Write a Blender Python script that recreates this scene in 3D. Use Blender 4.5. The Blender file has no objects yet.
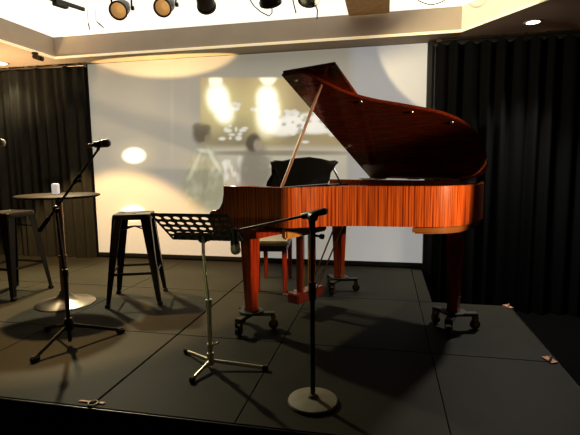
import bpy, bmesh, math, random
from mathutils import Vector, Matrix
random.seed(7)
PI = math.pi
R = math.radians
S = bpy.context.scene
COL = S.collection
V = Vector

# ------------------------------------------------------------------ materials
def nodes(m):
    m.use_nodes = True
    nt = m.node_tree
    return nt, nt.nodes['Principled BSDF']

def setin(b, **k):
    for n, v in k.items():
        n = n.replace('_', ' ')
        if n in b.inputs: b.inputs[n].default_value = v

MATS = {}
def mat(name, col, rough=.5, metal=0., coat=0., noise=0., scale=20., bump=0., emit=None, estr=0., stretch=(1, 1, 1), col2=None, spec=None, sheen=0.):
    if name in MATS: return MATS[name]
    m = bpy.data.materials.new(name); nt, b = nodes(m); L = nt.links
    c = (*col, 1)
    setin(b, Base_Color=c, Roughness=rough, Metallic=metal, Coat_Weight=coat, Coat_Roughness=.06)
    if spec is not None: setin(b, Specular_IOR_Level=spec)
    if sheen: setin(b, Sheen_Weight=sheen)
    if emit: setin(b, Emission_Color=(*emit, 1), Emission_Strength=estr)
    tc = nt.nodes.new('ShaderNodeTexCoord'); mp = nt.nodes.new('ShaderNodeMapping')
    mp.inputs['Scale'].default_value = stretch
    L.new(tc.outputs['Object'], mp.inputs['Vector'])
    nz = nt.nodes.new('ShaderNodeTexNoise'); nz.inputs['Scale'].default_value = scale; nz.inputs['Detail'].default_value = 5
    L.new(mp.outputs['Vector'], nz.inputs['Vector'])
    if noise or col2:
        rp = nt.nodes.new('ShaderNodeValToRGB')
        d = col2 if col2 else tuple(x*(1-noise) for x in col)
        rp.color_ramp.elements[0].color = (*d, 1); rp.color_ramp.elements[0].position = .3
        rp.color_ramp.elements[1].color = c; rp.color_ramp.elements[1].position = .7
        L.new(nz.outputs['Fac'], rp.inputs['Fac']); L.new(rp.outputs['Color'], b.inputs['Base Color'])
    if bump:
        bp = nt.nodes.new('ShaderNodeBump'); bp.inputs['Strength'].default_value = bump; bp.inputs['Distance'].default_value = .01
        L.new(nz.outputs['Fac'], bp.inputs['Height']); L.new(bp.outputs['Normal'], b.inputs['Normal'])
    MATS[name] = m
    return m

def ribbon_wood(name, dark, light, use_uv, rough=.22, coat=.6):
    m = bpy.data.materials.new(name); nt, b = nodes(m); L = nt.links
    setin(b, Roughness=rough, Coat_Weight=coat, Coat_Roughness=.08)
    tc = nt.nodes.new('ShaderNodeTexCoord'); mp = nt.nodes.new('ShaderNodeMapping')
    L.new(tc.outputs['UV' if use_uv else 'Object'], mp.inputs['Vector'])
    mp.inputs['Scale'].default_value = (85, 1.0, 1) if use_uv else (60, 60, 1.5)
    nz = nt.nodes.new('ShaderNodeTexNoise'); nz.inputs['Scale'].default_value = 1.; nz.inputs['Detail'].default_value = 3
    nz.inputs['Roughness'].default_value = .65
    L.new(mp.outputs['Vector'], nz.inputs['Vector'])
    rp = nt.nodes.new('ShaderNodeValToRGB'); e = rp.color_ramp.elements
    e[0].position = .40; e[0].color = (*dark, 1); e[1].position = .60; e[1].color = (*light, 1)
    L.new(nz.outputs['Fac'], rp.inputs['Fac']); L.new(rp.outputs['Color'], b.inputs['Base Color'])
    MATS[name] = m
    return m

rimwood = ribbon_wood('sapele_ribbon_veneer', (.20, .026, .005), (.66, .145, .022), True)
wood = ribbon_wood('sapele_solid', (.20, .018, .005), (.42, .050, .010), False)
lidwood = mat('lid_mahogany', (.20, .030, .010), .14, coat=.7, noise=.6, scale=6, stretch=(1, 14, 14))
lyrewood = mat('dark_red_wood', (.11, .014, .004), .3, coat=.4, noise=.3, scale=8)
darkwood = mat('dark_interior_wood', (.02, .008, .004), .4)
orangewood = mat('pale_maple_wood', (.62, .30, .08), .35, coat=.4, noise=.35, scale=5, stretch=(1, 10, 10))
blacklac = mat('black_lacquer', (.006, .006, .006), .2)
brass = mat('brass', (.75, .42, .12), .28, 1.)
bronze = mat('bronze_plate', (.12, .07, .025), .45, .6)
steelwire = mat('piano_wire', (.35, .33, .3), .35, 1.)
chrome = mat('chrome', (.80, .74, .60), .38, .85)
gunmetal = mat('dark_gunmetal', (.09, .075, .055), .32, .85, noise=.4, scale=9)
stoolmetal = mat('stool_painted_steel', (.032, .026, .018), .32, .6, noise=.4, scale=9)
blackmetal = mat('black_powder_coat', (.022, .021, .018), .42)
blackplastic = mat('black_plastic', (.010, .010, .010), .5)
rubber = mat('rubber', (.012, .012, .012), .8)
castiron = mat('grey_cast_base', (.16, .15, .10), .62, noise=.3, scale=14, bump=.1)
tabletop_m = mat('table_wood', (.020, .0125, .006), .6, spec=.04, noise=.45, scale=5, stretch=(1, 10, 1))
copper = mat('bronzed_steel_pole', (.26, .17, .10), .28, 1.)
pewter = mat('pewter_base', (.30, .27, .22), .32, 1., noise=.25, scale=6)
grille = mat('silver_mesh_grille', (.85, .78, .62), .45, .5, noise=.5, scale=160, bump=.5)
grille_dark = mat('grey_mesh_grille', (.16, .15, .13), .45, .6, noise=.5, scale=160, bump=.5)
yellow = mat('yellow_band', (.70, .38, .03), .45)
paper = mat('paper', (.75, .70, .58), .7)
card_glow_m = mat('cream_card_glow', (.88, .86, .82), .7, emit=(1., .94, .84), estr=.45)  # emission added to brighten the card, which is no lamp
velvet = mat('black_velvet', (.0026, .0027, .003), .85, noise=.4, scale=30, stretch=(4, 4, .4), spec=.1)
velvet_l = mat('charcoal_velvet', (.032, .032, .027), .85, noise=.4, scale=25, stretch=(4, 4, .4), spec=.1)
deck = mat('stage_vinyl', (.026, .0245, .017), .62, noise=.22, scale=3.2, bump=.04, spec=.08)
seam = mat('seam_dark', (.008, .008, .007), .8)
floor_m = mat('hall_carpet', (.003, .003, .003), .9, noise=.6, scale=60, spec=.03)
plaster = mat('plaster', (.34, .31, .26), .8, noise=.08, scale=4)
plaster_t = mat('tan_plaster', (.48, .40, .31), .8, noise=.08, scale=4)
wallwarm = mat('hall_wall', (.16, .09, .055), .8, noise=.15, scale=2)
lip_m = mat('cove_lip', (.85, .76, .55), .6, emit=(1., .83, .52), estr=.42)
ceil_m = mat('cove_ceiling_glow', (.85, .82, .76), .8, emit=(1., .96, .86), estr=1.05, noise=.03, scale=2)  # emission stands in for cove lighting on the white ceiling
skirt_m = mat('stage_skirt', (.006, .006, .006), .9)
lampglass = mat('lamp_lens', (.75, .50, .22), .15, emit=(1., .62, .22), estr=.55)
lampinner = mat('lamp_reflector', (.85, .62, .32), .3, .7, emit=(1., .70, .35), estr=.18)
spotgrey = mat('spot_grey_body', (.10, .095, .075), .4, .3)
dl_m = mat('downlight_disc', (1, 1, 1), .5, emit=(1., .93, .80), estr=9.)
tape_m = mat('orange_tape', (.40, .17, .08), .6)
ringm = mat('steel_ring', (.65, .60, .50), .3, 1.)

# ------------------------------------------------------------------ mesh helpers
def merge(bm, t):
    me = bpy.data.meshes.new('tmp'); t.to_mesh(me); t.free(); bm.from_mesh(me); bpy.data.meshes.remove(me)

def box(bm, c, s, rot=None, bev=0., taper=None):
    t = bmesh.new(); bmesh.ops.create_cube(t, size=1)
    for v in t.verts:
        k = 1.
        if taper is not None and v.co.z < 0: k = taper
        v.co = V((v.co.x*s[0]*k, v.co.y*s[1]*k, v.co.z*s[2]))
    if bev: bmesh.ops.bevel(t, geom=t.edges[:], offset=bev, segments=2, affect='EDGES')
    M = Matrix.Translation(V(c))
    if rot is not None: M = M @ rot.to_4x4()
    t.transform(M); merge(bm, t)

def frame_from(d):
    d = d.normalized(); up = V((0, 0, 1)) if abs(d.z) < .95 else V((1, 0, 0))
    x = up.cross(d).normalized(); y = d.cross(x)
    return Matrix((x, y, d)).transposed()

def tube(bm, pts, r, n=12, cap=True):
    pts = [V(p) for p in pts]; rs = r if isinstance(r, (list, tuple)) else [r]*len(pts)
    rings = []
    M0 = None
    for i, p in enumerate(pts):
        a = pts[max(0, i-1)]; b = pts[min(len(pts)-1, i+1)]
        d = (b-a).normalized()
        if M0 is None: M0 = frame_from(d)
        else:
            q = M0.col[2].rotation_difference(d); M0 = q.to_matrix() @ M0
        rings.append([bm.verts.new(p + M0 @ V((math.cos(2*PI*k/n)*rs[i], math.sin(2*PI*k/n)*rs[i], 0))) for k in range(n)])
    for a, b in zip(rings, rings[1:]):
        for k in range(n): bm.faces.new((a[k], a[(k+1) % n], b[(k+1) % n], b[k]))
    if cap:
        bm.faces.new(rings[0][::-1]); bm.faces.new(rings[-1])

def lathe(bm, prof, c=(0, 0, 0), d=(0, 0, 1), n=28):
    M = frame_from(V(d)); c = V(c); rings = []
    for r, z in prof:
        if r < 1e-6: rings.append([bm.verts.new(c + M @ V((0, 0, z)))])
        else: rings.append([bm.verts.new(c + M @ V((r*math.cos(2*PI*k/n), r*math.sin(2*PI*k/n), z))) for k in range(n)])
    for a, b in zip(rings, rings[1:]):
        for k in range(n):
            k2 = (k+1) % n
            if len(a) == 1 and len(b) == 1: continue
            if len(a) == 1: bm.faces.new((a[0], b[k2], b[k]))
            elif len(b) == 1: bm.faces.new((a[k], a[k2], b[0]))
            else: bm.faces.new((a[k], a[k2], b[k2], b[k]))

def prism(bm, poly, z0, z1, bev=0.):
    t = bmesh.new()
    f = t.faces.new([t.verts.new((p[0], p[1], z0)) for p in poly])
    r = bmesh.ops.extrude_face_region(t, geom=[f])
    for v in r['geom']:
        if isinstance(v, bmesh.types.BMVert): v.co.z = z1
    bmesh.ops.recalc_face_normals(t, faces=t.faces[:])
    if bev:
        es = [e for e in t.edges if abs(e.verts[0].co.z-e.verts[1].co.z) < 1e-6]
        bmesh.ops.bevel(t, geom=es, offset=bev, segments=2, affect='EDGES')
    merge(bm, t)

def obj(name, bm, m, parent=None, smooth=True, loc=None):
    bmesh.ops.recalc_face_normals(bm, faces=bm.faces[:])
    me = bpy.data.meshes.new(name); bm.to_mesh(me); bm.free()
    if smooth:
        for p in me.polygons: p.use_smooth = True
        me.set_sharp_from_angle(angle=R(38))
    me.materials.append(m)
    o = bpy.data.objects.new(name, me); COL.objects.link(o)
    if parent: o.parent = parent
    if loc: o.location = loc
    return o

def tag(o, label, cat, group=None):
    o['label'] = label; o['category'] = cat
    if group: o['group'] = group
    return o

def thing(name, label, cat, loc=(0, 0, 0), rz=0., group=None):
    o = bpy.data.objects.new(name, None); COL.objects.link(o); o.empty_display_size = .1
    o.location = loc; o.rotation_euler = (0, 0, rz)
    return tag(o, label, cat, group)

def struct(name, bm, m, smooth=False):
    o = obj(name, bm, m, None, smooth); o['kind'] = 'structure'; return o

def copy_tree(o, parent=None):
    c = o.copy(); COL.objects.link(c)
    if parent: c.parent = parent
    for ch in list(o.children): copy_tree(ch, c)
    return c

def catmull(pts, per=10):
    P = [V((p[0], p[1], 0)) for p in pts]; out = []
    P = [P[0]*2-P[1]] + P + [P[-1]*2-P[-2]]
    for i in range(1, len(P)-2):
        a, b, c, d = P[i-1:i+3]
        for k in range(per):
            t = k/per
            out.append(.5*((2*b)+(-a+c)*t+(2*a-5*b+4*c-d)*t*t+(-a+3*b-3*c+d)*t**3))
    out.append(P[-2]); return [(p.x, p.y) for p in out]

# ------------------------------------------------------------------ camera
E_Z, F_PX = 1.17, 450.
cd = bpy.data.cameras.new('camera'); cam = bpy.data.objects.new('camera', cd); COL.objects.link(cam)
cam.location = (0, 0, E_Z)
CM = (Matrix.Rotation(R(12), 3, 'Z') @ Matrix.Rotation(R(90-6.8), 3, 'X') @ Matrix.Rotation(R(-.6), 3, 'Z'))
cam.rotation_euler = CM.to_euler()
cd.sensor_fit = 'HORIZONTAL'; cd.sensor_width = 36; cd.lens = 36*F_PX/580; cd.clip_start = .05
S.camera = cam
def at(x, y, t): q = CM @ V(((x-290)/F_PX, -(y-217.5)/F_PX, -1)); return V((0, 0, E_Z))+q*t

# ------------------------------------------------------------------ the setting
XL, XR, YB = -5.2, 3.4, 5.25
FZ = -.40                      # hall floor below the stage deck
# stage: L shaped deck, seams modelled as grooves
xs = [-5.2, -3.4, -2.4, -1.40, -.657, .292, 1.0]
ys = [1.825, 2.78, 3.85, 5.20]
g = .006
bm = bmesh.new()
XA = -1.40                     # widest, deepest seam
for i in range(len(xs)-1):
    for j in range(len(ys)-1):
        if i == len(xs)-2 and j == 2:
            box(bm, (.347, (3.853+5.197)/2, -.02), (.104, 1.344, .04), bev=.002); continue
        ga = .011 if abs(xs[i]-XA) < .01 else g*.7
        gb = .011 if abs(xs[i+1]-XA) < .01 else g*.7
        x0, x1, y0, y1 = xs[i]+ga/2, xs[i+1]-gb/2, ys[j]+g/2, ys[j+1]-g/2
        box(bm, ((x0+x1)/2, (y0+y1)/2, -.02), (x1-x0, y1-y0, .04), bev=.002)
struct('stage_floor', bm, deck)
bm = bmesh.new()
box(bm, ((-5.2+.99)/2, (1.835+3.84)/2, -.20), (6.18, 2.0, .32))
box(bm, ((-5.2+.39)/2, 4.52, -.20), (5.58, 1.34, .32))
box(bm, (-2.105, 1.832, -.055), (6.2, .012, .03))
struct('stage_skirt', bm, skirt_m)
bm = bmesh.new()
box(bm, (-2.1, 1.819, -.024), (6.2, .010, .044), bev=.003); box(bm, (1.005, 2.83, -.024), (.010, 2.02, .044), bev=.003)
struct('trim_1', bm, mat('stage_edge_metal', (.03, .028, .024), .4, .7))
bm = bmesh.new(); box(bm, (-.9, .6, FZ-.05), (8.8, 9.6, .1)); struct('floor', bm, floor_m)
bm = bmesh.new(); box(bm, (-.9, YB+.05, 1.1), (8.8, .1, 3.3)); struct('wall_back', bm, mat('dark_wall', (.05, .05, .048), .8))
bm = bmesh.new(); box(bm, (XL-.05, .6, 1.1), (.1, 9.6, 3.3)); struct('wall_left', bm, wallwarm)
bm = bmesh.new(); box(bm, (XR+.05, .6, 1.1), (.1, 9.6, 3.3)); struct('wall_right', bm, wallwarm)
bm = bmesh.new(); box(bm, (-.9, -4.15, 1.1), (8.8, .1, 3.3)); struct('wall_front', bm, wallwarm)
# raised ceiling tray and the soffit round it
SZ, TZ = 2.42, 2.665
A1, A2, A3 = V((-3.82, 4.78)), V((.70, 4.80)), V((3.4, .85))
bm = bmesh.new(); box(bm, (-.8, 4.16, TZ+.03), (6.4, 1.7, .06)); struct('ceiling', bm, ceil_m)
bm = bmesh.new(); box(bm, (-.9, -.445, TZ+.03), (8.8, 7.5, .06)); struct('ceiling_hall', bm, plaster_t)
def soffit(name, poly, m):
    bm = bmesh.new(); prism(bm, poly, SZ, TZ); return struct(name, bm, m)
soffit('ceiling_soffit_back', [tuple(A1), tuple(A2), (.70, YB), (-3.82, YB)], plaster_t)
soffit('ceiling_soffit_left', [(XL, -4), (-3.82, -4), tuple(A1), (-3.82, YB), (XL, YB)], plaster_t)
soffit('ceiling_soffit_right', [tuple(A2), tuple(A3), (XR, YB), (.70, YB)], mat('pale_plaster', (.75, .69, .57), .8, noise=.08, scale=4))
def lip(name, a, b):
    a, b = V((*a, 0)), V((*b, 0)); d = (b-a).normalized(); n = V((d.y, -d.x, 0))
    bm = bmesh.new(); c = (a+b)/2 + n*.006
    box(bm, (c.x, c.y, SZ+.012), ((b-a).length, .014, .026), Matrix.Rotation(math.atan2(d.y, d.x), 3, 'Z'), bev=.003)
    struct(name, bm, lip_m)
lip('trim_2', A1, A2); lip('trim_3', A2, A3); lip('trim_4', (-3.82, -4), A1)
bm = bmesh.new(); box(bm, (-.185, 3.68, TZ-.012), (.40, 2.16, .03), bev=.004); struct('ceiling_beam', bm, mat('beam_tan', (.85, .58, .28), .8, noise=.2))
bm = bmesh.new(); box(bm, (.437, 5.06, 1.2), (.045, .06, 2.42), bev=.004); struct('trim_5', bm, mat('black_trim', (.006, .006, .006), .6))

# ------------------------------------------------------------------ projection screen with the projected picture
PX0, PX1, PZ0, PZ1, PY = -3.62, .412, .06, 2.415, 5.10
CMT = CM.transposed()
def to_photo(x, z):            # where a point of the screen lies in the photograph's own measure
    q = CMT @ V((x, PY, z-E_Z)); return 290+F_PX*q.x/-q.z, 217.5-F_PX*q.y/-q.z
def blob(x, y, cx, cy, rx, ry, rot=0., soft=.35):
    dx, dy = x-cx, y-cy; c, s = math.cos(R(rot)), math.sin(R(rot))
    d = math.hypot((dx*c+dy*s)/rx, (-dx*s+dy*c)/ry)
    t = min(1, max(0, (1+soft-d)/(2*soft))); return t*t*(3-2*t)
def lerp(a, b, t): return tuple(a[i]*(1-t)+b[i]*t for i in range(3))
rnd = random.Random(3)
specks = [(rnd.uniform(272, 342), rnd.gauss(119, 7), rnd.uniform(1.5, 5), rnd.uniform(1.2, 3.2)) for _ in range(42)]
specks += [(rnd.uniform(222, 246), rnd.gauss(131, 4), rnd.uniform(1.2, 3.4), rnd.uniform(1, 2.6)) for _ in range(12)]
specks += [(236+rnd.uniform(-6, 8), 106+rnd.uniform(-4, 4), 2.2, 1.8) for _ in range(6)] + [(256+rnd.uniform(-5, 3), 107+rnd.uniform(-4, 4), 2, 1.8) for _ in range(4)]
dots = [(rnd.uniform(276, 340), rnd.uniform(112, 134), rnd.uniform(1.2, 2.6)) for _ in range(22)]
tab = [(rnd.uniform(224, 246), rnd.uniform(160, 182), rnd.uniform(1, 2.6), rnd.uniform(2, 6)) for _ in range(14)]
tab += [(rnd.uniform(258, 290), rnd.uniform(156, 168), rnd.uniform(2, 6), rnd.uniform(1, 2)) for _ in range(8)]
dress = [(rnd.uniform(186, 222), rnd.uniform(150, 205), rnd.uniform(1, 2.4), rnd.uniform(2, 5)) for _ in range(60)]
def picture(x, y):
    c = (.36, .345, .28)
    t = min(1, max(0, (y-60)/150)); c = lerp(c, (.43, .415, .37), t)
    # soft vertical wall stripes on the left of the picture
    s = .5+.5*math.sin((x-20)*.115); c = lerp(c, (.47, .44, .33), .30*s*(1 if x < 190 else 0))
    c = lerp(c, (.52, .50, .42), .45*blob(x, y, 172, 118, 1.6, 40, 0, .8))
    c = lerp(c, (.42, .43, .43), min(1, max(0, (x-345)/12)))
    inside = min(1, max(0, (x-199)/3))*min(1, max(0, (349-x)/4))*min(1, max(0, (y-76.5)/2))*min(1, max(0, (222-y)/4))
    if inside > 0:
        p = lerp((.48, .34, .17), (.42, .34, .17), min(1, max(0, (y-80)/40)))
        p = lerp(p, (.24, .21, .11), blob(x, y, 245, 133, 52, 20, 0, .6))
        p = lerp(p, (.60, .57, .45), min(1, max(0, (y-144)/6)))
        p = lerp(p, (.26, .23, .16), .9*blob(x, y, 280, 153, 75, 2.6, 0, .5))
        p = lerp(p, (.50, .47, .40), .7*blob(x, y, 278, 178, 70, 16, 0, .5))
        p = lerp(p, (.50, .33, .16), .5*blob(x, y, 246, 92, 16, 3, 0, .8))
        p = lerp(p, (.55, .42, .10), .6*blob(x, y, 252, 112, 50, 2, 0, .8))
        p = lerp(p, (.80, .70, .30), .8*blob(x, y, 220, 104, 24, 27, -15, .6))
        p = lerp(p, (.85, .72, .30), .8*blob(x, y, 267, 106, 21, 34, 0, .6))
        for a in specks: p = lerp(p, (.98, .97, .90), .85*blob(x, y, a[0], a[1], a[2], a[3], 0, .5))
        for a in ((300, 121, 30, 7, -8), (325, 110, 14, 9, -20), (282, 128, 15, 8, 0), (314, 128, 22, 6, 0)):
            p = lerp(p, (1.15, 1.12, 1.0), .9*blob(x, y, *a, .35))
        for a in dots: p = lerp(p, (.36, .38, .30), .7*blob(x, y, a[0], a[1], a[2], a[2]*.8, 0, .5))
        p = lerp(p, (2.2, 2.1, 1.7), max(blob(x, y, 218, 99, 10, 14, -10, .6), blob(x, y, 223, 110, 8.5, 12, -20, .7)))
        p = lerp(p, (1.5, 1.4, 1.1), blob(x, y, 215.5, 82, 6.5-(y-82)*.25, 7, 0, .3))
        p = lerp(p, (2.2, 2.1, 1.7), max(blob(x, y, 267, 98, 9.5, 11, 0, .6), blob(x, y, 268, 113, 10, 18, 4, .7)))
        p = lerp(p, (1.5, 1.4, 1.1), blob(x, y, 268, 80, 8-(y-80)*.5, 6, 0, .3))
        for a in tab: p = lerp(p, (1.0, .97, .85), .8*blob(x, y, a[0], a[1], a[2], a[3], 0, .6))
        c = lerp(c, p, inside)
    # two faint figures in the picture
    c = lerp(c, (.20, .19, .15), .85*blob(x, y, 255, 168, 14+(y-150)*.12, 25, 6, .3))
    c = lerp(c, (.0, .0, .0), .95*blob(x, y, 253, 142.5, 7, 9, 12, .3))
    c = lerp(c, (.42, .36, .27), .8*blob(x, y, 257.5, 145, 4, 5.5, 0, .4))
    c = lerp(c, (.36, .36, .23), .85*blob(x, y, 204, 178, 14+(y-150)*.22, 34, 0, .22))
    if 183 < x < 226 and 148 < y < 210:
        k = blob(x, y, 204, 178, 14+(y-150)*.22, 34, 0, .22)
        for a in dress: c = lerp(c, (.60, .62, .45), .35*k*blob(x, y, a[0], a[1], a[2], a[3], 20, .6))
    c = lerp(c, (.80, .82, .66), .75*blob(x, y, 214, 160, 2.2, 15, -30, .5))
    c = lerp(c, (.70, .72, .55), .7*blob(x, y, 195, 165, 2.2, 16, 24, .5))
    c = lerp(c, (.0, .0, .0), .9*blob(x, y, 201.5, 134, 8.5, 10, 0, .35))
    c = lerp(c, (.02, .02, .01), .8*blob(x, y, 197, 127, 4.5, 4, 0, .4)); c = lerp(c, (.02, .02, .01), .7*blob(x, y, 207, 128, 4, 3.5, 0, .4))
    c = lerp(c, (.30, .25, .16), .7*blob(x, y, 207.5, 139, 3.2, 4.5, 0, .4))
    c = lerp(c, (.36, .33, .23), .8*blob(x, y, 203, 146, 4.5, 4, 0, .4))
    c = lerp(c, (.85, .84, .68), .7*blob(x, y, 205, 151, 8, 2.2, 12, .5))
    c = lerp(c, (.24, .25, .16), .5*blob(x, y, 205, 176, 2.6, 22, 4, .6))
    # two lamp reflections, painted into the picture as glows
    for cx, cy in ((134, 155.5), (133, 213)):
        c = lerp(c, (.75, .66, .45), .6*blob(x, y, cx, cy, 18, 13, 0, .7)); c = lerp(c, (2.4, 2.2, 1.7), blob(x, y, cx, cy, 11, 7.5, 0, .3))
    return c
scr = thing('projection_screen', 'large pale projection screen across the back wall showing two bright lamps and two figures', 'projection screen', ((PX0+PX1)/2, PY, 0))
NX, NZ = 380, 222
vs, cols, fs = [], [], []
for j in range(NZ+1):
    for i in range(NX+1):
        x = PX0+(PX1-PX0)*i/NX; z = PZ0+(PZ1-PZ0)*j/NZ
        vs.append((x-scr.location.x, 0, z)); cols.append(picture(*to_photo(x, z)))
for j in range(NZ):
    for i in range(NX):
        a = j*(NX+1)+i; fs.append((a, a+1, a+NX+2, a+NX+1))
me = bpy.data.meshes.new('screen_fabric'); me.from_pydata(vs, [], fs)
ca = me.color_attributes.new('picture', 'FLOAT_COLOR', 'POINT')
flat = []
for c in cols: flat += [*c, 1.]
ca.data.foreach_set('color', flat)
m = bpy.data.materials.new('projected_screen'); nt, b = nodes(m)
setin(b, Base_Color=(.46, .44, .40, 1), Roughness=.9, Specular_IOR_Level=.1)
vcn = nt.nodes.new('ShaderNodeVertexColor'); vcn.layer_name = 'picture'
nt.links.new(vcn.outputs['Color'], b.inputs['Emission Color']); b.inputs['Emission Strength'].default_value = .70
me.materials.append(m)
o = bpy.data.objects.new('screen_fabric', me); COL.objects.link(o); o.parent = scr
bm = bmesh.new(); box(bm, (0, 0, .035), (PX1-PX0+.03, .035, .045), bev=.006); obj('bottom_bar', bm, blackplastic, scr)
for s in (-1, 1):
    bm = bmesh.new(); lathe(bm, [(0, -.02), (.014, -.02), (.016, -.015), (.016, .02), (0, .02)], (s*((PX1-PX0)/2+.03), 0, .035), (1, 0, 0)); obj('end_cap', bm, ringm, scr)

# ------------------------------------------------------------------ curtains
def curtain(name, label, x0, x1, y, z0, z1, m, pitch, amp, scallop, seed):
    r = random.Random(seed); t = thing(name, label, 'curtain', ((x0+x1)/2, y, z0))
    n = int((x1-x0)/.008); bm = bmesh.new(); nz = 14; rows = []
    ph = r.uniform(0, 6); w = [r.uniform(-.5, .5) for _ in range(200)]
    for j in range(nz+1):
        f = j/nz; row = []
        for i in range(n+1):
            x = (x1-x0)*i/n; q = x/pitch*2*PI+ph
            k = int(q/(2*PI)); ww = w[k % 200]*(1-(q/(2*PI)-k))+w[(k+1) % 200]*(q/(2*PI)-k)
            a = amp*(1+.5*ww)*(1-.35*f)
            yy = a*math.sin(q+ww*1.6+.5*math.sin(f*2.+ww*4))+.018*math.sin(q*.37+f*1.5)
            zt = z1-z0-(scallop*(.5-.5*math.cos(x/(pitch*1.0)*2*PI)))*1.0
            row.append(bm.verts.new((x-(x1-x0)/2, yy, zt*f)))
        rows.append(row)
    for a, b in zip(rows, rows[1:]):
        for i in range(n): bm.faces.new((a[i], a[i+1], b[i+1], b[i]))
    obj('drape', bm, m, t); return t
cl = curtain('stage_curtain', 'charcoal pleated curtain hanging left of the screen behind the bar table', -5.15, -3.60, 5.02, .004, 2.375, velvet_l, .135, .035, .012, 4)
bm = bmesh.new(); tube(bm, [(-.775, 0, 2.385), (.78, 0, 2.385)], .013); box(bm, (.775, 0, 2.385), (.012, .04, .05), bev=.003)
for k in range(8): box(bm, (-.70+k*.2, 0, 2.400), (.012, .02, .026))
obj('curtain_rail', bm, pewter, cl)
cr = curtain('stage_curtain', 'black pleated velvet curtain hanging right of the screen behind the piano tail', .50, 3.38, 4.95, FZ+.004, 2.375, velvet, .15, .045, .035, 9)
bm = bmesh.new(); tube(bm, [(-1.46, 0, 2.790), (1.43, 0, 2.790)], .012); box(bm, (-1.43, 0, 2.79), (.05, .03, .03), bev=.004)
for k in range(15): box(bm, (-1.42+k*.2, 0, 2.804), (.012, .02, .02))
obj('curtain_rail', bm, pewter, cr)

# ------------------------------------------------------------------ grand piano
AX = R(-26.); PU = V((math.cos(AX), math.sin(AX), 0)); PV = V((-PU.y, PU.x, 0))
PO = V((-1.221, 3.027, 0))
piano = thing('grand_piano', 'glossy red brown grand piano with striped veneer and raised lid', 'piano', PO, AX)
W, ZT, ZB = 1.414, 1.025, .768
side = [(.46, 0), (.58, 0), (.66, .001), (.705, .022), (.75, .085), (.84, .205), (.935, .295), (1.04, .362), (1.16, .418), (1.35, .513), (1.43, .568), (1.49, .632), (1.535, .715), (1.553, .80), (1.562, .90), (1.562, 1.02), (1.550, 1.14), (1.52, 1.26), (1.46, 1.35), (1.37, 1.40), (1.26, W), (1.0, W), (.46, W)]
outline = catmull(side, 8)
def offset(poly, d):
    out = []
    for i, p in enumerate(poly):
        a = poly[max(0, i-1)]; b = poly[min(len(poly)-1, i+1)]
        tx, ty = b[0]-a[0], b[1]-a[1]; l = math.hypot(tx, ty) or 1
        out.append((p[0]-ty/l*d, p[1]+tx/l*d))
    return out
def band(bm, poly, th, z0, z1, uvname='UVMap'):
    uv = bm.loops.layers.uv.verify(); inn = offset(poly, th); acc = 0.; prev = None
    cols_ = []
    for p, q in zip(poly, inn):
        if prev: acc += math.hypot(p[0]-prev[0], p[1]-prev[1])
        prev = p
        b_ = .004
        vs_ = [bm.verts.new((p[0], p[1], z0)), bm.verts.new((p[0], p[1], z1-b_)), bm.verts.new((p[0]+(q[0]-p[0])*.1, p[1]+(q[1]-p[1])*.1, z1)), bm.verts.new((q[0], q[1], z1)), bm.verts.new((q[0], q[1], z0))]
        cols_.append((vs_, acc))
    def face(vl, us, zs):
        f = bm.faces.new(vl)
        for l, u_, z_ in zip(f.loops, us, zs): l[uv].uv = (u_, z_)
    for (a, ua), (b, ub) in zip(cols_, cols_[1:]):
        for k in range(5):
            k2 = (k+1) % 5
            face((a[k], b[k], b[k2], a[k2]), (ua, ub, ub, ua), (a[k].co.z, b[k].co.z, b[k2].co.z, a[k2].co.z))
    for vs_, u_ in (cols_[0], cols_[-1]): face(vs_ if vs_ is cols_[0][0] else vs_[::-1], [u_]*5, [v.co.z for v in vs_])
bm = bmesh.new(); band(bm, outline, .045, ZB, ZT); obj('rim', bm, rimwood, piano)
# the belly board and its moulding under the rim
bm = bmesh.new(); prism(bm, offset(outline, .10), ZB-.012, ZB+.03, bev=.004); obj('bottom_board', bm, darkwood, piano)
tl = [p for p in offset(outline, .014) if p[0] > 1.30]
bm = bmesh.new(); prism(bm, tl, ZB-.046, ZB+.004, bev=.010); obj('tail_block', bm, mat('tail_block_wood', (.24, .085, .02), .3, coat=.5), piano)
# arms beside the keys, with the scooped front
def arm(v0, v1):
    prof = [(.46, ZT), (.130, ZT), (.127, ZT-.06), (.112, ZT-.12), (.08, ZT-.163), (.04, ZT-.178), (.0, ZT-.183), (-.02, ZT-.20), (-.02, .735), (.46, .735)]
    bm = bmesh.new(); t = bmesh.new()
    f = t.faces.new([t.verts.new((p[0], v0, p[1])) for p in prof])
    r = bmesh.ops.extrude_face_region(t, geom=[f])
    for v in r['geom']:
        if isinstance(v, bmesh.types.BMVert): v.co.y = v1
    bmesh.ops.recalc_face_normals(t, faces=t.faces[:])
    bmesh.ops.bevel(t, geom=[e for e in t.edges if abs(e.verts[0].co.y-e.verts[1].co.y) < 1e-6 or True], offset=.004, segments=1, affect='EDGES')
    merge(bm, t)
    uv = bm.loops.layers.uv.verify()
    for fa in bm.faces:
        for l in fa.loops: l[uv].uv = (l.vert.co.x-.46, l.vert.co.z)
    return bm
obj('arm', arm(0, .062), rimwood, piano); obj('arm', arm(W-.062, W), rimwood, piano)
bm = bmesh.new(); box(bm, (.21, W/2, .705), (.44, W-.02, .062), bev=.006); obj('keybed', bm, wood, piano)
bm = bmesh.new(); box(bm, (-.02, W/2, .745), (.035, W-.13, .085), bev=.006); obj('key_slip', bm, wood, piano)
bm = bmesh.new()
for k in range(52): box(bm, (.075, .128+k*.0225, .758), (.15, .0216, .022), bev=.0015)
obj('white_keys', bm, mat('ivory', (.8, .76, .66), .3), piano)
bm = bmesh.new()
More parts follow.
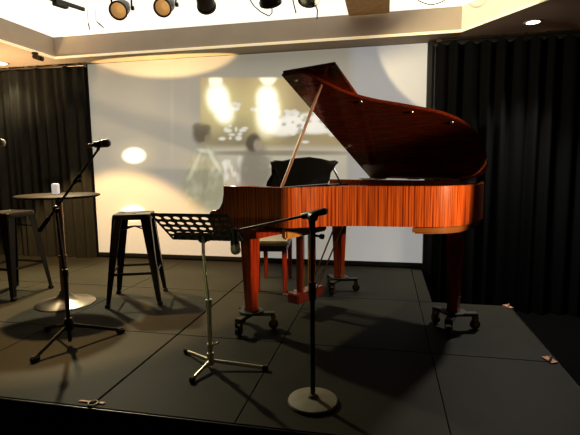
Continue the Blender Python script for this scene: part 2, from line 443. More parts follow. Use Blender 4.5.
for k in range(51):
    if k % 7 in (1, 4): continue
    box(bm, (.105, .139+k*.0225, .775), (.095, .011, .022), bev=.002)
obj('black_keys', bm, blacklac, piano)
for v0 in (.092, W-.092):
    bm = bmesh.new(); box(bm, (.07, v0, .765), (.17, .055, .06), bev=.006); obj('key_block', bm, wood, piano)
bm = bmesh.new(); box(bm, (.165, W/2, .86), (.025, W-.13, .19), bev=.004); obj('fallboard', bm, wood, piano)
# inside: plate, strings, dampers
inner = offset(outline, .05)
bm = bmesh.new(); prism(bm, inner, .86, .885, bev=.004); box(bm, (.35, W/2, .87), (.36, W-.13, .03)); obj('iron_plate', bm, bronze, piano)
bm = bmesh.new()
for k in range(60):
    v = .12+k*.0195
    lim = max([p[0] for p in inner if abs(p[1]-v) < .05] or [.75])
    tube(bm, [(.32, v, .905), (max(.5, lim-.04), v, .905)], .0011, 4, False)
st = obj('strings', bm, steelwire, piano)
bm = bmesh.new()
for k in range(44): box(bm, (.60, .12+k*.0262, .935), (.03, .008, .05))
obj('dampers', bm, blacklac, piano)
# lid, hinged along the straight bass side
LA = R(29.7); LZ = ZT+.012
def lidmat(lift=0.):
    return Matrix.Translation((0, W, LZ)) @ Matrix.Rotation(-LA, 4, 'X') @ Matrix.Translation((0, -W, lift))
FL = .52
lidpoly = [(FL, -.01)]+offset(outline[8:-8], -.01)+[(FL, W)]
t = bmesh.new(); prism(t, lidpoly, 0, .022, bev=.004); t.transform(lidmat()); lid = obj('lid', t, lidwood, piano)
t = bmesh.new(); prism(t, [(FL, -.01), (FL+.40, -.01), (FL+.40, W), (FL, W)], .024, .044, bev=.004); t.transform(lidmat()); obj('lid_flap', t, lidwood, piano)
for uu, vv in ((.60, .03), (.94, .32), (1.235, .475), (1.45, .62)):
    t = bmesh.new(); lathe(t, [(0, -.006), (.010, -.006), (.012, 0), (0, .002)], (uu, vv+.02, -.001)); t.transform(lidmat()); obj('lid_bumper', t, ringm, lid)
for uu in (.62, .92, 1.2):
    bm = bmesh.new(); tube(bm, [(uu-.05, W+.005, LZ), (uu+.05, W+.005, LZ)], .008); obj('lid_hinge', bm, brass, piano)
pb = V((.60, .055, ZT-.02)); pt = lidmat() @ V((.76, .12, -.005)); d = pt-pb
bm = bmesh.new(); box(bm, (pb+pt)/2, (.026, .016, d.length), frame_from(d), bev=.003); obj('lid_prop', bm, mat('prop_wood', (.22, .06, .015), .35, noise=.4, scale=20), piano)
# music desk, leaning back
t = bmesh.new()
dp = [(-.36, 0), (.36, 0), (.365, .05), (.345, .12), (.375, .20), (.40, .235), (.36, .25), (.28, .245), (.15, .27), (0, .285), (-.15, .27), (-.28, .245), (-.36, .25), (-.40, .235), (-.375, .20), (-.345, .12), (-.365, .05)]
prism(t, dp, -.009, .009, bev=.003)
t.transform(Matrix.Translation((.27, .70, 1.0)) @ Matrix.Rotation(R(24), 4, 'Y') @ Matrix.Diagonal((1, 1.12, .85, 1)) @ Matrix(((0, 0, 1, 0), (1, 0, 0, 0), (0, 1, 0, 0), (0, 0, 0, 1))))
desk_o = obj('music_desk', t, blacklac, piano)
bm = bmesh.new(); box(bm, (.31, .70, .985), (.16, 1.1, .02), bev=.003)
for s in (-.3, .3): tube(bm, [(.42, .70+s*1.3, .99), (.34, .70+s*1.3, 1.13)], .008)
obj('desk_support', bm, blacklac, desk_o)
# legs on castor trucks
def leg(u, v, name):
    bm = bmesh.new()
    box(bm, (u, v, ZB-.035), (.13, .13, .05), bev=.006)
    box(bm, (u, v, ZB-.075), (.104, .104, .04), bev=.008)
    box(bm, (u, v, .43), (.104, .104, .56), bev=.005, taper=.66)
    box(bm, (u, v, .150), (.078, .078, .03), bev=.006)
    lg = obj('leg', bm, wood, piano)
    bm = bmesh.new()
    lathe(bm, [(0, .118), (.075, .118), (.085, .125), (.085, .138), (0, .138)], (u, v, 0))
    for k in range(3):
        a = R(90+120*k)-AX-R(78); e = V((math.cos(a), math.sin(a), 0)); c = V((u, v, .112))
        box(bm, c+e*.085, (.17, .055, .022), Matrix.Rotation(a, 3, 'Z'), bev=.005)
    dl = obj('caster_truck', bm, blackmetal, piano)
    for k in range(3):
        a = R(90+120*k)-AX-R(78); e = V((math.cos(a), math.sin(a), 0)); n = V((-e.y, e.x, 0)); c = V((u, v, 0))+e*.155
        bm = bmesh.new(); lathe(bm, [(0, -.014), (.026, -.014), (.034, -.010), (.035, 0), (.034, .010), (.026, .014), (0, .014)], c+V((0, 0, .036)), n, 20); obj('caster_wheel', bm, rubber, dl)
        bm = bmesh.new()
        for s in (-1, 1): box(bm, c+n*.021*s+V((0, 0, .063)), (.030, .006, .07), Matrix.Rotation(a, 3, 'Z'), bev=.002)
        box(bm, c+V((0, 0, .096)), (.04, .05, .008), Matrix.Rotation(a, 3, 'Z'), bev=.002)
        tube(bm, [c-n*.026+V((0, 0, .036)), c+n*.026+V((0, 0, .036))], .006, 8)
        obj('caster_fork', bm, mat('dull_brass', (.30, .18, .07), .35, .9), dl)
leg(.29, .09, 'a'); leg(.29, 1.27, 'b'); leg(1.442, .918, 'c')
# pedal lyre
bm = bmesh.new(); box(bm, (.455, .52, .682), (.05, .52, .085), bev=.012); obj('lyre_block', bm, orangewood, piano)
LU, LV = .36, .66
bm = bmesh.new()
for s in (-1, 1): box(bm, (LU, LV+s*.085, .42), (.05, .036, .50), bev=.006)
obj('lyre_post', bm, lyrewood, piano)
bm = bmesh.new(); box(bm, (LU, LV, .135), (.11, .36, .075), bev=.008); obj('pedal_box', bm, lyrewood, piano)
for k in (-1, 0, 1):
    bm = bmesh.new(); box(bm, (LU-.10, LV+k*.07, .115), (.13, .022, .010), bev=.003); lathe(bm, [(0, -.006), (.018, -.005), (.018, .005), (0, .006)], (LU-.165, LV+k*.07, .115)); obj('pedal', bm, brass, piano)
for s in (-1, 1):
    bm = bmesh.new(); tube(bm, [(LU+.04, LV+s*.06, .13), (LU+.30, LV+s*.06, .70)], .006, 8); obj('lyre_brace', bm, brass, piano)
for s in (-1, 1):
    bm = bmesh.new(); tube(bm, [(LU, LV+s*.03, .16), (LU, LV+s*.03, .66)], .004, 8); obj('pedal_rod', bm, brass, piano)

def pw(u, v, z=0): return PO+PU*u+PV*v+V((0, 0, z))
# white sheets lying on the rim and plate
bm = bmesh.new()
for k in range(3): box(bm, (0, 0, .002+k*.003), (.20, .14, .0025), Matrix.Rotation(R(-4+5*k), 3, 'Z'))
o = obj('sheet_music', bm, paper, None); o.location = pw(.58, W-.06, ZT+.004); o.rotation_euler = (0, 0, AX)
tag(o, 'small white sheets of paper lying on the piano rim under the lid', 'paper')

# ------------------------------------------------------------------ piano bench
bench = thing('piano_bench', 'dark red wooden piano bench behind the left front piano leg', 'bench', (-1.045, 4.18, 0), R(6.5))
for sx in (-1, 1):
    for sy in (-1, 1):
        bm = bmesh.new(); box(bm, (sx*.125, sy*.25, .20), (.048, .048, .40), bev=.004, taper=.7); obj('leg', bm, wood, bench)
bm = bmesh.new(); box(bm, (0, 0, .405), (.29, .54, .055), bev=.004); obj('apron', bm, mat('bench_dark', (.03, .008, .006), .4), bench)
bm = bmesh.new(); box(bm, (0, 0, .452), (.33, .58, .045), bev=.014); obj('seat', bm, mat('bench_leather', (.42, .34, .22), .35, noise=.2, scale=30), bench)

# ------------------------------------------------------------------ bar stools
def make_stool(label, loc, rz):
    t = thing('bar_stool', label, 'bar stool', loc, rz, 'metal bar stools')
    H, st, sb = .765, .150, .222
    bm = bmesh.new()
    n = 40; hs = []
    def ring(hw, r_, z):
        out = []
        for q in range(4):
            cx = (hw-r_)*(1, -1, -1, 1)[q]; cy = (hw-r_)*(1, 1, -1, -1)[q]
            for k in range(6):
                a = R(90*q+18*k); out.append(bm.verts.new((cx+r_*math.cos(a), cy+r_*math.sin(a), z)))
        return out
    def circ(r_, z): return [bm.verts.new((r_*math.cos(2*PI*(k-2.5)/24+PI/4), r_*math.sin(2*PI*(k-2.5)/24+PI/4), z)) for k in range(24)]
    loops = [ring(.155, .035, H-.045), ring(.155, .035, H-.010), ring(.148, .032, H), ring(.128, .03, H), ring(.120, .03, H-.006), circ(.018, H-.006), circ(.018, H-.03)]
    for a, b in zip(loops, loops[1:]):
        for k in range(24): bm.faces.new((a[k], a[(k+1) % 24], b[(k+1) % 24], b[k]))
    obj('seat', bm, stoolmetal, t)
    for sx, sy in ((1, 1), (-1, 1), (-1, -1), (1, -1)):
        bm = bmesh.new()
        # folded sheet-steel leg: an angle section, wide at the seat and narrow at the foot
        for ax in (0, 1):
            top, bot, th = .078, .034, .004
            vsl = []
            for z, wd, p in ((H-.02, top, st), (.03, bot, sb-.002)):
                for off in (0, wd):
                    for tt in (0, th):
                        x = p-(off if ax == 0 else tt); y = p-(tt if ax == 0 else off)
                        vsl.append(bm.verts.new((sx*x, sy*y, z)))
            a, b, c, d, e, f, g_, h = vsl
            for q in ((a, b, d, c), (e, g_, h, f), (a, c, g_, e), (b, f, h, d), (a, e, f, b), (c, d, h, g_)): bm.faces.new(q)
        tube(bm, [(sx*(st-.012), sy*(st-.012), H-.03), (sx*(sb-.014), sy*(sb-.014), .03)], [.016, .009], 10)
        lg = obj('leg', bm, stoolmetal, t)
        bm = bmesh.new(); box(bm, (sx*(sb-.012), sy*(sb-.012), .016), (.04, .04, .032), bev=.006); obj('foot', bm, rubber, lg)
    zf = .27; pf = st+(sb-st)*(1-zf/H)-.012
    for k in range(4):
        a = R(90*k); e = V((math.cos(a), math.sin(a), 0)); n_ = V((-e.y, e.x, 0))
        bm = bmesh.new(); box(bm, e*pf+V((0, 0, zf)), (.004, 2*pf, .022), Matrix.Rotation(a, 3, 'Z')); tube(bm, [e*pf-n_*pf+V((0, 0, zf)), e*pf+n_*pf+V((0, 0, zf))], .007, 8); obj('footrest', bm, stoolmetal, t)
    zb = .62; pb_ = st+(sb-st)*(1-zb/H)-.02
    bm = bmesh.new()
    for s in (-1, 1): tube(bm, [(-pb_, -pb_*s, zb), (0, 0, zb+.03), (pb_, pb_*s, zb)], .006, 8)
    obj('cross_brace', bm, stoolmetal, t)
    return t
make_stool('dark metal bar stool in front of the screen, right of the bar table', (-2.116, 3.494, 0), R(21))
make_stool('dark metal bar stool at the left edge, left of the bar table', (-3.37, 3.47, 0), R(-4))

# ------------------------------------------------------------------ bar table with card
tx, ty = -2.675, 3.275
tb = thing('bar_table', 'tall round bar table with brown wooden top and flared metal base', 'table', (tx, ty, 0))
TH = .935
bm = bmesh.new(); lathe(bm, [(0, TH-.022), (.308, TH-.022), (.325, TH-.014), (.327, TH-.006), (.319, TH), (0, TH)], n=48); obj('tabletop', bm, tabletop_m, tb)
bm = bmesh.new(); lathe(bm, [(0, .05), (.032, .05), (.032, .40), (.036, .405), (.036, .42), (.027, .425), (.027, TH-.03), (.09, TH-.027), (.09, TH-.02), (0, TH-.02)]); obj('pole', bm, copper, tb)
bm = bmesh.new(); lathe(bm, [(0, 0), (.238, 0), (.241, .006), (.233, .012), (.18, .022), (.12, .036), (.075, .055), (.05, .085), (.04, .115), (0, .115)], n=48); obj('base', bm, pewter, tb)
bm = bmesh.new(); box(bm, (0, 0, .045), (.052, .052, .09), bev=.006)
o = obj('menu_block', bm, card_glow_m); o.location = (-2.765, 3.36, TH); o.rotation_euler = (0, 0, R(20)); tag(o, 'small cream white block standing on the bar table', 'table card')

# ------------------------------------------------------------------ microphones
def mic_mesh(parent_label, pos, direction, gm, band_m=None, L=.17):
    t = thing('microphone', parent_label, 'microphone', pos)
    d = V(direction).normalized()
    bm = bmesh.new(); lathe(bm, [(0, 0), (.010, .0), (.012, .01), (.017, L-.055), (.024, L-.045), (.024, L-.03), (0, L-.03)], (0, 0, 0), d, 20); obj('body', bm, blackplastic, t)
    bm = bmesh.new(); lathe(bm, [(.020, L-.035), (.0255, L-.03), (.0255, L-.022), (.020, L-.02)], (0, 0, 0), d, 20); obj('collar', bm, band_m or ringm, t)
    bm = bmesh.new(); lathe(bm, [(.022, L-.026), (.0265, L-.012), (.027, L), (.024, L+.012), (.016, L+.021), (0, L+.025)], (0, 0, 0), d, 20); obj('grille', bm, gm, t)
    return t

# tripod microphone stand in front of the table
P0 = V((-2.012, 2.476, 0))
ms = thing('microphone_stand', 'black tripod boom microphone stand in front of the bar table', 'microphone stand', P0)
JZ = .885; jt = V((-2.13, 2.50, JZ))-P0
jt = V((-.075, .05, .90))
bm = bmesh.new(); tube(bm, [(0, 0, .03), (0, 0, .50)], .0125); tube(bm, [(0, 0, .48), jt], .009); lathe(bm, [(0, 0), (.017, 0), (.019, .02), (.017, .05), (0, .05)], (0, 0, .46)); obj('pole', bm, blackmetal, ms)
bm = bmesh.new(); lathe(bm, [(0, .105), (.022, .105), (.03, .12), (.03, .16), (.022, .185), (0, .185)]); obj('hub', bm, blackplastic, ms)
for f in ((-2.057, 2.213), (-1.805, 2.745), (-2.36, 2.68)):
    e = V((f[0], f[1], 0))-P0
    bm = bmesh.new(); a = V((0, 0, .135))+e.normalized()*.02; b_ = e*.97+V((0, 0, .022)); box(bm, (a+b_)/2, (.014, .022, (b_-a).length), frame_from(b_-a), bev=.003); lg = obj('leg', bm, blackmetal, ms)
    bm = bmesh.new(); c = e*.97; box(bm, c+V((0, 0, .018)), (.055, .036, .036), Matrix.Rotation(math.atan2(e.y, e.x), 3, 'Z'), bev=.008); obj('rubber_foot', bm, rubber, lg)
# boom: along one straight line through the clutch
Bt = V((-1.885, 2.69, 1.300))-P0; Be = V((-2.235, 2.52, .772))-P0
dirb = (Bt-Be).normalized()
near = Be+dirb*((jt-Be).dot(dirb)); shift = jt-near
Bt += shift; Be += shift
bm = bmesh.new(); tube(bm, [Be+dirb*.09, Bt], [.008, .007]); obj('boom', bm, blackmetal, ms)
bm = bmesh.new(); tube(bm, [Be, Be+dirb*.015, Be+dirb*.10, Be+dirb*.115], [.011, .014, .014, .010]); obj('counterweight', bm, blackplastic, ms)
bm = bmesh.new(); lathe(bm, [(0, -.02), (.017, -.02), (.02, 0), (.017, .02), (0, .02)], jt, V((.6, -.8, 0))); tube(bm, [jt, jt+V((.05, -.05, -.01))], .007); lathe(bm, [(0, 0), (.014, 0), (.014, .012), (0, .014)], jt+V((.05, -.05, -.01)), V((1, -1, 0))); obj('boom_clutch', bm, blackplastic, ms)
cp = Be+dirb*((Bt-Be).length*.64)
bm = bmesh.new(); tube(bm, [cp-dirb*.035, cp+dirb*.035], .014); tube(bm, [cp, cp+V((.035, -.03, -.012))], .006); lathe(bm, [(0, 0), (.011, 0), (.011, .014), (0, .014)], cp+V((.035, -.03, -.012)), V((1, -1, -.3))); obj('boom_collar', bm, blackplastic, ms)
bm = bmesh.new(); tube(bm, [Bt-dirb*.01, Bt+V((.006, 0, .022))], .010); lathe(bm, [(.012, -.03), (.020, -.03), (.021, .03), (.012, .03)], Bt+V((.008, 0, .030)), V((1, .1, .12))); obj('microphone_clip', bm, blackplastic, ms)
mp_ = P0+Bt+V((.008, 0, .030))
mdir = V((1, .1, .12)).normalized()
mic_mesh('dark microphone with a yellow ring at the top of the tripod stand boom', mp_-mdir*.055, mdir, grille_dark, yellow, .105)
bm = bmesh.new(); lathe(bm, [(0, 0), (.013, 0), (.016, .02), (0, .024)], mp_-mdir*.078-P0, mdir, 14); obj('cable_plug', bm, yellow, ms)

# microphone at the left edge on its own straight stand
ms2 = thing('microphone_stand', 'microphone stand at the left edge, almost wholly outside the picture', 'microphone stand', (-2.83, 2.46, 0))
bm = bmesh.new(); lathe(bm, [(0, 0), (.13, 0), (.13, .012), (.03, .022), (0, .022)]); obj('base', bm, blackmetal, ms2)
bm = bmesh.new(); tube(bm, [(0, 0, .015), (0, 0, 1.27)], .011); obj('pole', bm, blackmetal, ms2)
bm = bmesh.new(); tube(bm, [(0, 0, 1.25), (.06, 0, 1.29), (.20, 0, 1.305)], .008); lathe(bm, [(.012, -.03), (.020, -.03), (.021, .03), (.012, .03)], (.21, 0, 1.312), V((1, .15, .06))); obj('microphone_clip', bm, blackplastic, ms2)
md = V((1, .15, .06)).normalized()
mic_mesh('microphone with a pale silver grille poking in at the left edge', V((-2.62, 2.46, 1.312))-md*.02, md, grille, ringm, .215)

# round-base microphone stand with a horizontal boom
P1 = V((-.335, 2.072, 0))
ms3 = thing('microphone_stand', 'black straight microphone stand on a heavy round base in front of the piano', 'microphone stand', P1)
bm = bmesh.new(); lathe(bm, [(0, 0), (.120, 0), (.124, .008), (.120, .018), (.10, .024), (.03, .030), (.02, .045), (0, .045)], n=48); obj('base', bm, castiron, ms3)
bm = bmesh.new(); tube(bm, [(0, 0, .03), (0, 0, .58)], .0125); tube(bm, [(0, 0, .56), (0, 0, .925)], .0095); lathe(bm, [(0, 0), (.017, 0), (.019, .03), (.017, .09), (0, .09)], (0, 0, .52)); obj('pole', bm, blackmetal, ms3)
J1 = V((0, 0, .935)); T1 = V((-.213, 2.16, .957))-P1; T0 = V((-.722, 2.37, .824))-P1
bd = (T1-T0).normalized(); sh = J1-(T0+bd*((J1-T0).dot(bd))); T1 += sh; T0 += sh
bm = bmesh.new(); tube(bm, [T0, J1+bd*.05], .0065); obj('boom', bm, gunmetal, ms3)
bm = bmesh.new(); tube(bm, [J1-bd*.06, J1-bd*.05, T1-bd*.01, T1], [.011, .016, .016, .012]); obj('counterweight', bm, blackplastic, ms3)
bm = bmesh.new(); lathe(bm, [(0, -.028), (.02, -.028), (.024, 0), (.02, .028), (0, .028)], J1-V((0, 0, .012)), V((.5, -.86, 0))); tube(bm, [(0, 0, .86), (0, 0, .93)], [.014, .018]); tube(bm, [J1-V((0, 0, .10)), J1+V((.045, -.03, -.10))], .006); lathe(bm, [(0, 0), (.012, 0), (.012, .014), (0, .014)], J1+V((.045, -.03, -.10)), V((1, -.6, 0))); obj('boom_clutch', bm, blackplastic, ms3)
mw = P1+T0; mdn = V((.09, -.05, -1)).normalized()
bm = bmesh.new(); tube(bm, [T0, T0+V((-.008, 0, -.02))], .009); lathe(bm, [(.012, -.022), (.019, -.022), (.020, .022), (.012, .022)], T0+V((-.012, 0, -.03)), mdn); obj('microphone_clip', bm, blackplastic, ms3)
mic_mesh('microphone with a cream grille hanging down beside the music stand', mw+V((-.012, 0, -.03))-mdn*.045, mdn, grille, ringm, .120)

# ------------------------------------------------------------------ music stand
P2 = V((-.975, 2.335, 0))
mu = thing('music_stand', 'chrome tripod music stand with a black perforated desk', 'music stand', P2)
q0 = [V((-1.27, 2.271, .897)), V((-.825, 2.28, .895)), V((-1.279, 2.535, .716)), V((-.835, 2.545, .714))]
TL, TR, BL, BR = [p-P2 for p in q0]
ex = (TR-TL).normalized(); ey = (TL-BL); ey = (ey-ex*ey.dot(ex)).normalized(); en = ex.cross(ey)
DW, DH = (TR-TL).length, (TL-BL).length
NXH, NYH = 8, 5
bm = bmesh.new()
cw, chh = DW/NXH, DH/NYH; rh = min(cw, chh)*.36; hs = []
for i in range(NXH):
    for j in range(NYH):
        cx, cy = (i+.5)*cw, (j+.5)*chh
        outer, hole = [], []
        for k in range(16):
            a = 2*PI*k/16+PI/16; dx, dy = math.cos(a), math.sin(a); s = max(abs(dx), abs(dy))
            outer.append(bm.verts.new(BL+ex*(cx+dx/s*cw/2)+ey*(cy+dy/s*chh/2))); hole.append(bm.verts.new(BL+ex*(cx+dx*rh)+ey*(cy+dy*rh)))
        for k in range(16): bm.faces.new((outer[k], outer[(k+1) % 16], hole[(k+1) % 16], hole[k]))
        cs = []
        for sx, sy in ((1, 1), (-1, 1), (-1, -1), (1, -1)):
            cs.append(bm.verts.new(BL+ex*(cx+sx*cw/2)+ey*(cy+sy*chh/2)))
        for q, (k1, k2) in enumerate(((1, 2), (5, 6), (9, 10), (13, 14))):
            bm.faces.new((outer[k1], cs[q], outer[k2]))
bmesh.ops.remove_doubles(bm, verts=bm.verts[:], dist=.0004)
bmesh.ops.recalc_face_normals(bm, faces=bm.faces[:])
bmesh.ops.solidify(bm, geom=bm.faces[:], thickness=.003)
obj('desk_panel', bm, blackmetal, mu, smooth=False)
bm = bmesh.new(); Rm = Matrix((ex, ey, en)).transposed()
box(bm, BL+ex*DW/2+en*-.022, (DW, .004, .05), Rm, bev=.001)
for p, s in ((BL+ey*DH/2, 0), (BL+ex*DW+ey*DH/2, 1)): box(bm, p-en*.004, (.004, DH, .012), Rm)
box(bm, TL+ex*DW/2-en*.004, (DW, .004, .012), Rm)
obj('desk_lip', bm, blackmetal, mu)
top = BL+ex*DW*.48+ey*DH*.16+en*.0
bm = bmesh.new(); tube(bm, [(0, 0, .02), (0, 0, .40)], .0135); tube(bm, [(0, 0, .38), V((top.x*.4, top.y*.2, top.z-.09)), top], .0095); lathe(bm, [(0, 0), (.018, 0), (.018, .05), (0, .05)], (0, 0, .36)); obj('pole', bm, chrome, mu)
bm = bmesh.new(); box(bm, top-en*.0+V((0, 0, -.012)), (.05, .03, .05), Rm, bev=.006); tube(bm, [top+V((-.03, 0, -.02)), top+V((.04, 0, -.02))], .009); obj('desk_bracket', bm, blackplastic, mu)
for f in ((-1.205, 2.50), (-1.01, 2.155), (-.652, 2.365)):
    e = V((f[0], f[1], 0))-P2
    bm = bmesh.new(); a = e.normalized()*.012+V((0, 0, .045)); b_ = e*.97+V((0, 0, .016)); box(bm, (a+b_)/2, (.012, .020, (b_-a).length), frame_from(b_-a), bev=.003); lg = obj('leg', bm, chrome, mu)
    bm = bmesh.new(); box(bm, e*.985+V((0, 0, .016)), (.035, .026, .030), Matrix.Rotation(math.atan2(e.y, e.x), 3, 'Z'), bev=.005); obj('rubber_foot', bm, rubber, lg)
bm = bmesh.new(); lathe(bm, [(0, .0), (.019, 0), (.019, .07), (0, .07)], (0, 0, .022)); lathe(bm, [(0, .0), (.017, 0), (.017, .04), (0, .04)], (0, 0, .11)); obj('hub', bm, chrome, mu)
bm = bmesh.new(); tube(bm, [(0, 0, .13), (.06, -.02, .165)], .007, 10); obj('tilt_knob', bm, chrome, mu)

# ------------------------------------------------------------------ stage hardware
def ring_mesh(bm, c, r, rt, n=28, m=8, tilt=Matrix.Identity(3)):
    L_ = []
    for i in range(n):
        a = 2*PI*i/n; e = V((math.cos(a), math.sin(a), 0))
        L_.append([bm.verts.new(V(c)+tilt @ (e*(r+rt*math.cos(2*PI*k/m))+V((0, 0, rt*math.sin(2*PI*k/m))))) for k in range(m)])
    for i in range(n):
        for k in range(m): bm.faces.new((L_[i][k], L_[(i+1) % n][k], L_[(i+1) % n][(k+1) % m], L_[i][(k+1) % m]))
lt = thing('deck_latch', 'steel ring latch lying at the front edge of the stage', 'latch', (-1.40, 1.852, 0))
bm = bmesh.new(); ring_mesh(bm, (0, 0, .006), .022, .004); obj('ring', bm, ringm, lt)
bm = bmesh.new(); box(bm, (-.05, .01, .003), (.07, .016, .006), bev=.002); obj('plate', bm, tape_m, lt)
bm = bmesh.new(); box(bm, (.042, .012, .003), (.03, .02, .006), bev=.002); obj('plate', bm, tape_m, lt)
for lab, x, y in (('small metal latch at the far right corner of the stage behind the tail leg', .985, 3.82), ('small copper coloured latch halfway along the right edge of the stage', .965, 2.80)):
    t = thing('deck_latch', lab, 'latch', (x, y, 0))
    bm = bmesh.new(); box(bm, (0, 0, .004), (.045, .09, .008), Matrix.Rotation(R(20), 3, 'Z'), bev=.002); obj('plate', bm, tape_m, t)
    bm = bmesh.new(); tube(bm, [(-.015, -.03, .008), (.0, -.01, .026), (.012, .02, .02), (.015, .04, .008)], .006, 8); obj('hook', bm, ringm, t)

# ------------------------------------------------------------------ ceiling fittings
def downlight(label, x, y, r):
    t = thing('downlight', label, 'ceiling light', (x, y, SZ))
    bm = bmesh.new(); lathe(bm, [(r*.86, -.004), (r*1.1, -.008), (r*1.18, -.001), (r*.86, -.001)], n=32); obj('trim_ring', bm, plaster, t)
    bm = bmesh.new(); lathe(bm, [(0, -.005), (r*.9, -.004), (r*.9, -.001), (0, -.001)], n=32); obj('diffuser', bm, dl_m, t)
downlight('round recessed ceiling light above the right black curtain', 1.284, 4.613, .066)
downlight('recessed ceiling light at the left edge above the curtain', -4.60, 4.80, .085)

def par(label, lens, aim, m, dark=False, r=.062):
    t = thing('stage_spotlight', label, 'spotlight', lens, 0, 'ceiling spotlights')
    d = (V(aim)-V(lens)).normalized()
    bm = bmesh.new(); lathe(bm, [(0, -.23), (.03, -.23), (.036, -.20), (.045, -.17), (r*.92, -.12), (r, -.02), (r, .01), (r*1.1, .012), (r*1.1, .03), (r*.93, .03), (r*.90, 0), (r*.9, -.03)], (0, 0, 0), d, 32); obj('housing', bm, m, t)
    bm = bmesh.new(); lathe(bm, [(r*.90, .015), (r*.6, -.03), (r*.34, -.055)], (0, 0, 0), d, 32); obj('reflector', bm, lampinner if not dark else blackmetal, t)
    bm = bmesh.new(); lathe(bm, [(r*.40, -.052), (r*.25, -.045), (0, -.042)], (0, 0, 0), d, 24); obj('lamp', bm, lampglass if not dark else blackmetal, t)
    s = V((-d.y, d.x, 0)).normalized(); c = d*-.09; topz = TZ-lens[2]
    bm = bmesh.new(); u = V((0, 0, 1))
    pts = [c+s*(r+.012), c+s*(r+.014)+u*.10, c+s*(r*.6)+u*.15, c-s*(r*.6)+u*.15, c-s*(r+.014)+u*.10, c-s*(r+.012)]
    tube(bm, pts, .007, 8)
    for q in (1, -1): lathe(bm, [(0, 0), (.016, 0), (.016, .022), (0, .022)], c+s*q*(r+.008), s*q, 14)
    tube(bm, [c+u*.145, V((c.x, c.y, topz-.003))], .009, 8)
    obj('yoke', bm, m, t)
    return t
par('grey ceiling spotlight with a lit tan lens, leftmost of the row', (-1.985, 3.215, 2.335), (-1.1, .2, .7), spotgrey)
par('grey ceiling spotlight with a lit tan lens, second from the left of the row', (-1.66, 3.29, 2.355), (-1.15, .2, .7), spotgrey)
par('dark ceiling spotlight turned away, middle one of the row of five', (-1.345, 3.36, 2.375), (-1.7, 4.9, 1.7), spotgrey, True, .066)
par('black ceiling spotlight above the piano lid front, second from the right of the row', (-.874, 3.467, 2.405), (-.9, 4.6, 1.2), blackmetal, True, .078)
par('black round ceiling spotlight pointing down, rightmost of the row', (-.585, 3.53, 2.425), (-.5, 2.6, .4), blackmetal, True, .078)
bm = bmesh.new(); a, b_ = at(49, -2, 3.85), at(84, 9.5, 4.22); d = b_-a; box(bm, (a+b_)/2, (.03, .03, d.length), frame_from(d), bev=.003); box(bm, a+d*.3-V((0, 0, .02)), (.05, .05, .14), frame_from(d), bev=.004)
tag(obj('light_track', bm, blackmetal), 'short dark lighting track on the bright ceiling at upper left', 'light track')
def cable(label, pts, r=.004, m=blackplastic):
    bm = bmesh.new(); tube(bm, pts, r, 8); return tag(obj('hanging_cable', bm, m), label, 'cable', 'hanging cables')
def arc(a, b, sag, n=12):
    return [a.lerp(b, k/n)+V((0, 0, -sag*math.sin(PI*k/n))) for k in range(n+1)]
def up(p): return V((p.x, p.y, TZ))
for lab, pa, pb_ in (('short slanting dark cable end hanging from the bright ceiling right of the light track', at(96, 21, 4.35), at(104, 28, 4.35)), ('shortest upright dark cable tail hanging nearest the left tray corner', at(88, 22, 4.3), at(90, 30, 4.3))):
    cable(lab, [up(pa), pa, pa.lerp(pb_, .4), pb_], [.0012, .002, .007, .004], spotgrey)
cable('thin cable drooping in a loop left of the black spotlight over the lid', [at(247, -6, 3.6), at(250, 0, 3.6), at(254, 6, 3.6), at(261, 12, 3.6), at(269, 16, 3.6), at(272, 13, 3.6), at(272, 6, 3.6)], .004)
cable('thin straight cable dangling left of the rightmost spotlight', [up(at(292, -4, 3.6)), at(292, -4, 3.6), at(294, 5, 3.6), at(296, 13, 3.6)], .0045)
cable('thin cable dangling right of the rightmost spotlight', [up(at(314, 0, 3.6)), at(314, 2, 3.6), at(317.5, 10, 3.6), at(317, 19, 3.6)], .0045)
cable('grey looped cable hanging in front of the right tray corner', arc(V((.14, 4.25, TZ)), V((.62, 4.25, TZ)), .14), .004, spotgrey)
dv = thing('ceiling_sensor', 'small dark bracket device under the tray corner above the left curtain', 'sensor', (-3.80, 4.45, SZ))
bm = bmesh.new(); box(bm, (0, 0, -.012), (.05, .05, .024), bev=.004); tube(bm, [(0, 0, -.02), (.02, -.01, -.05)], .01, 10); obj('bracket', bm, gunmetal, dv)
bm = bmesh.new(); box(bm, (.045, -.01, -.062), (.12, .06, .05), Matrix.Rotation(R(18), 3, 'Y'), bev=.01); obj('head', bm, gunmetal, dv)

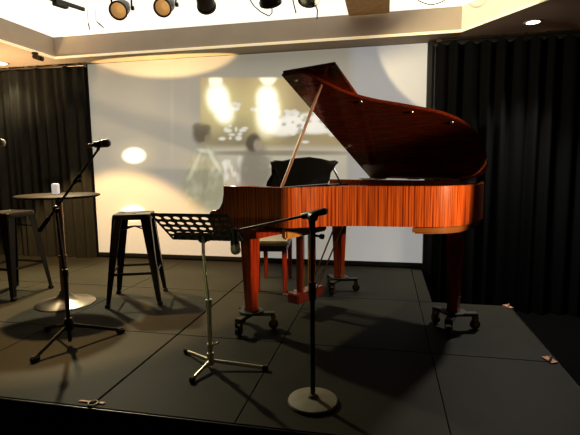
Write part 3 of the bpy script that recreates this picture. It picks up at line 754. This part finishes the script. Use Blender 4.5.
# ------------------------------------------------------------------ light
def spot(name, loc, aim, W_, col, ang, blend=.2, size=.03, sx=1.):
    l = bpy.data.lights.new(name, 'SPOT'); l.energy = W_; l.color = col; l.spot_size = R(ang); l.spot_blend = blend; l.shadow_soft_size = size
    o = bpy.data.objects.new(name, l); COL.objects.link(o); o.location = loc
    o.rotation_euler = (V(aim)-V(loc)).to_track_quat('-Z', 'Y').to_euler(); o.scale = (sx, 1, 1); return o
# key on the piano from the hall, low right
spot('key_piano', (2.5, 1.35, 1.35), (-.04, 2.94, 1.0), 650, (1., .74, .42), 30, .4, .05, .70)
# wide ceiling spot by the left of the screen: floor, table and lower screen
spot('wash_left', (-3.24, 3.77, 2.62), (-3.24, 3.77, 0), 700, (1., .64, .27), 85, .16, .04)
# left part of the stage
spot('floor_left', (-3.45, 4.55, 2.58), (-2.60, 2.45, 0), 640, (1., .90, .60), 96, .45, .06)
# pool at the top left of the screen
spot('pool_top', (-2.58, 4.30, 1.00), (-2.60, 5.1, 2.49), 300, (1., .70, .32), 11, .2, .02, 6.2)
# pool at the upper right of the screen
spot('pool_right', (-.585, 3.4, 2.38), (.95, 5.1, 2.60), 150, (1., .86, .56), 55, .10, .02)
# right downlight
spot('down_right', (1.284, 4.613, 2.40), (1.20, 3.2, 0), 400, (1., .95, .86), 120, .5, .07)
# added fill spot: brightens the stands, tints the shaded piano side olive
spot('front_fill', (-2.2, -1.5, 1.5), (-.82, 2.42, .60), 62, (.74, 1., .46), 16, .7, .1)
spot('down_left', (-4.60, 4.80, 2.40), (-4.55, 4.6, 0), 40, (1., .85, .6), 110, .5, .07)

spot('up_left', (-4.5, 4.25, 1.2), (-4.5, 4.35, 2.42), 170, (1., .70, .40), 110, .8, .1)  # added uplight without a fixture, brightens the left soffit
w = bpy.data.worlds.new('world'); S.world = w; w.use_nodes = True
bg = w.node_tree.nodes.get('Background') or w.node_tree.nodes.new('ShaderNodeBackground')
bg.inputs['Color'].default_value = (.004, .004, .0035, 1); bg.inputs['Strength'].default_value = 1
S.view_settings.view_transform = 'Standard'; S.view_settings.look = 'None'; S.view_settings.exposure = 0; S.view_settings.gamma = .88
try: S.cycles.max_bounces = 6; S.cycles.use_denoising = True
except Exception: pass
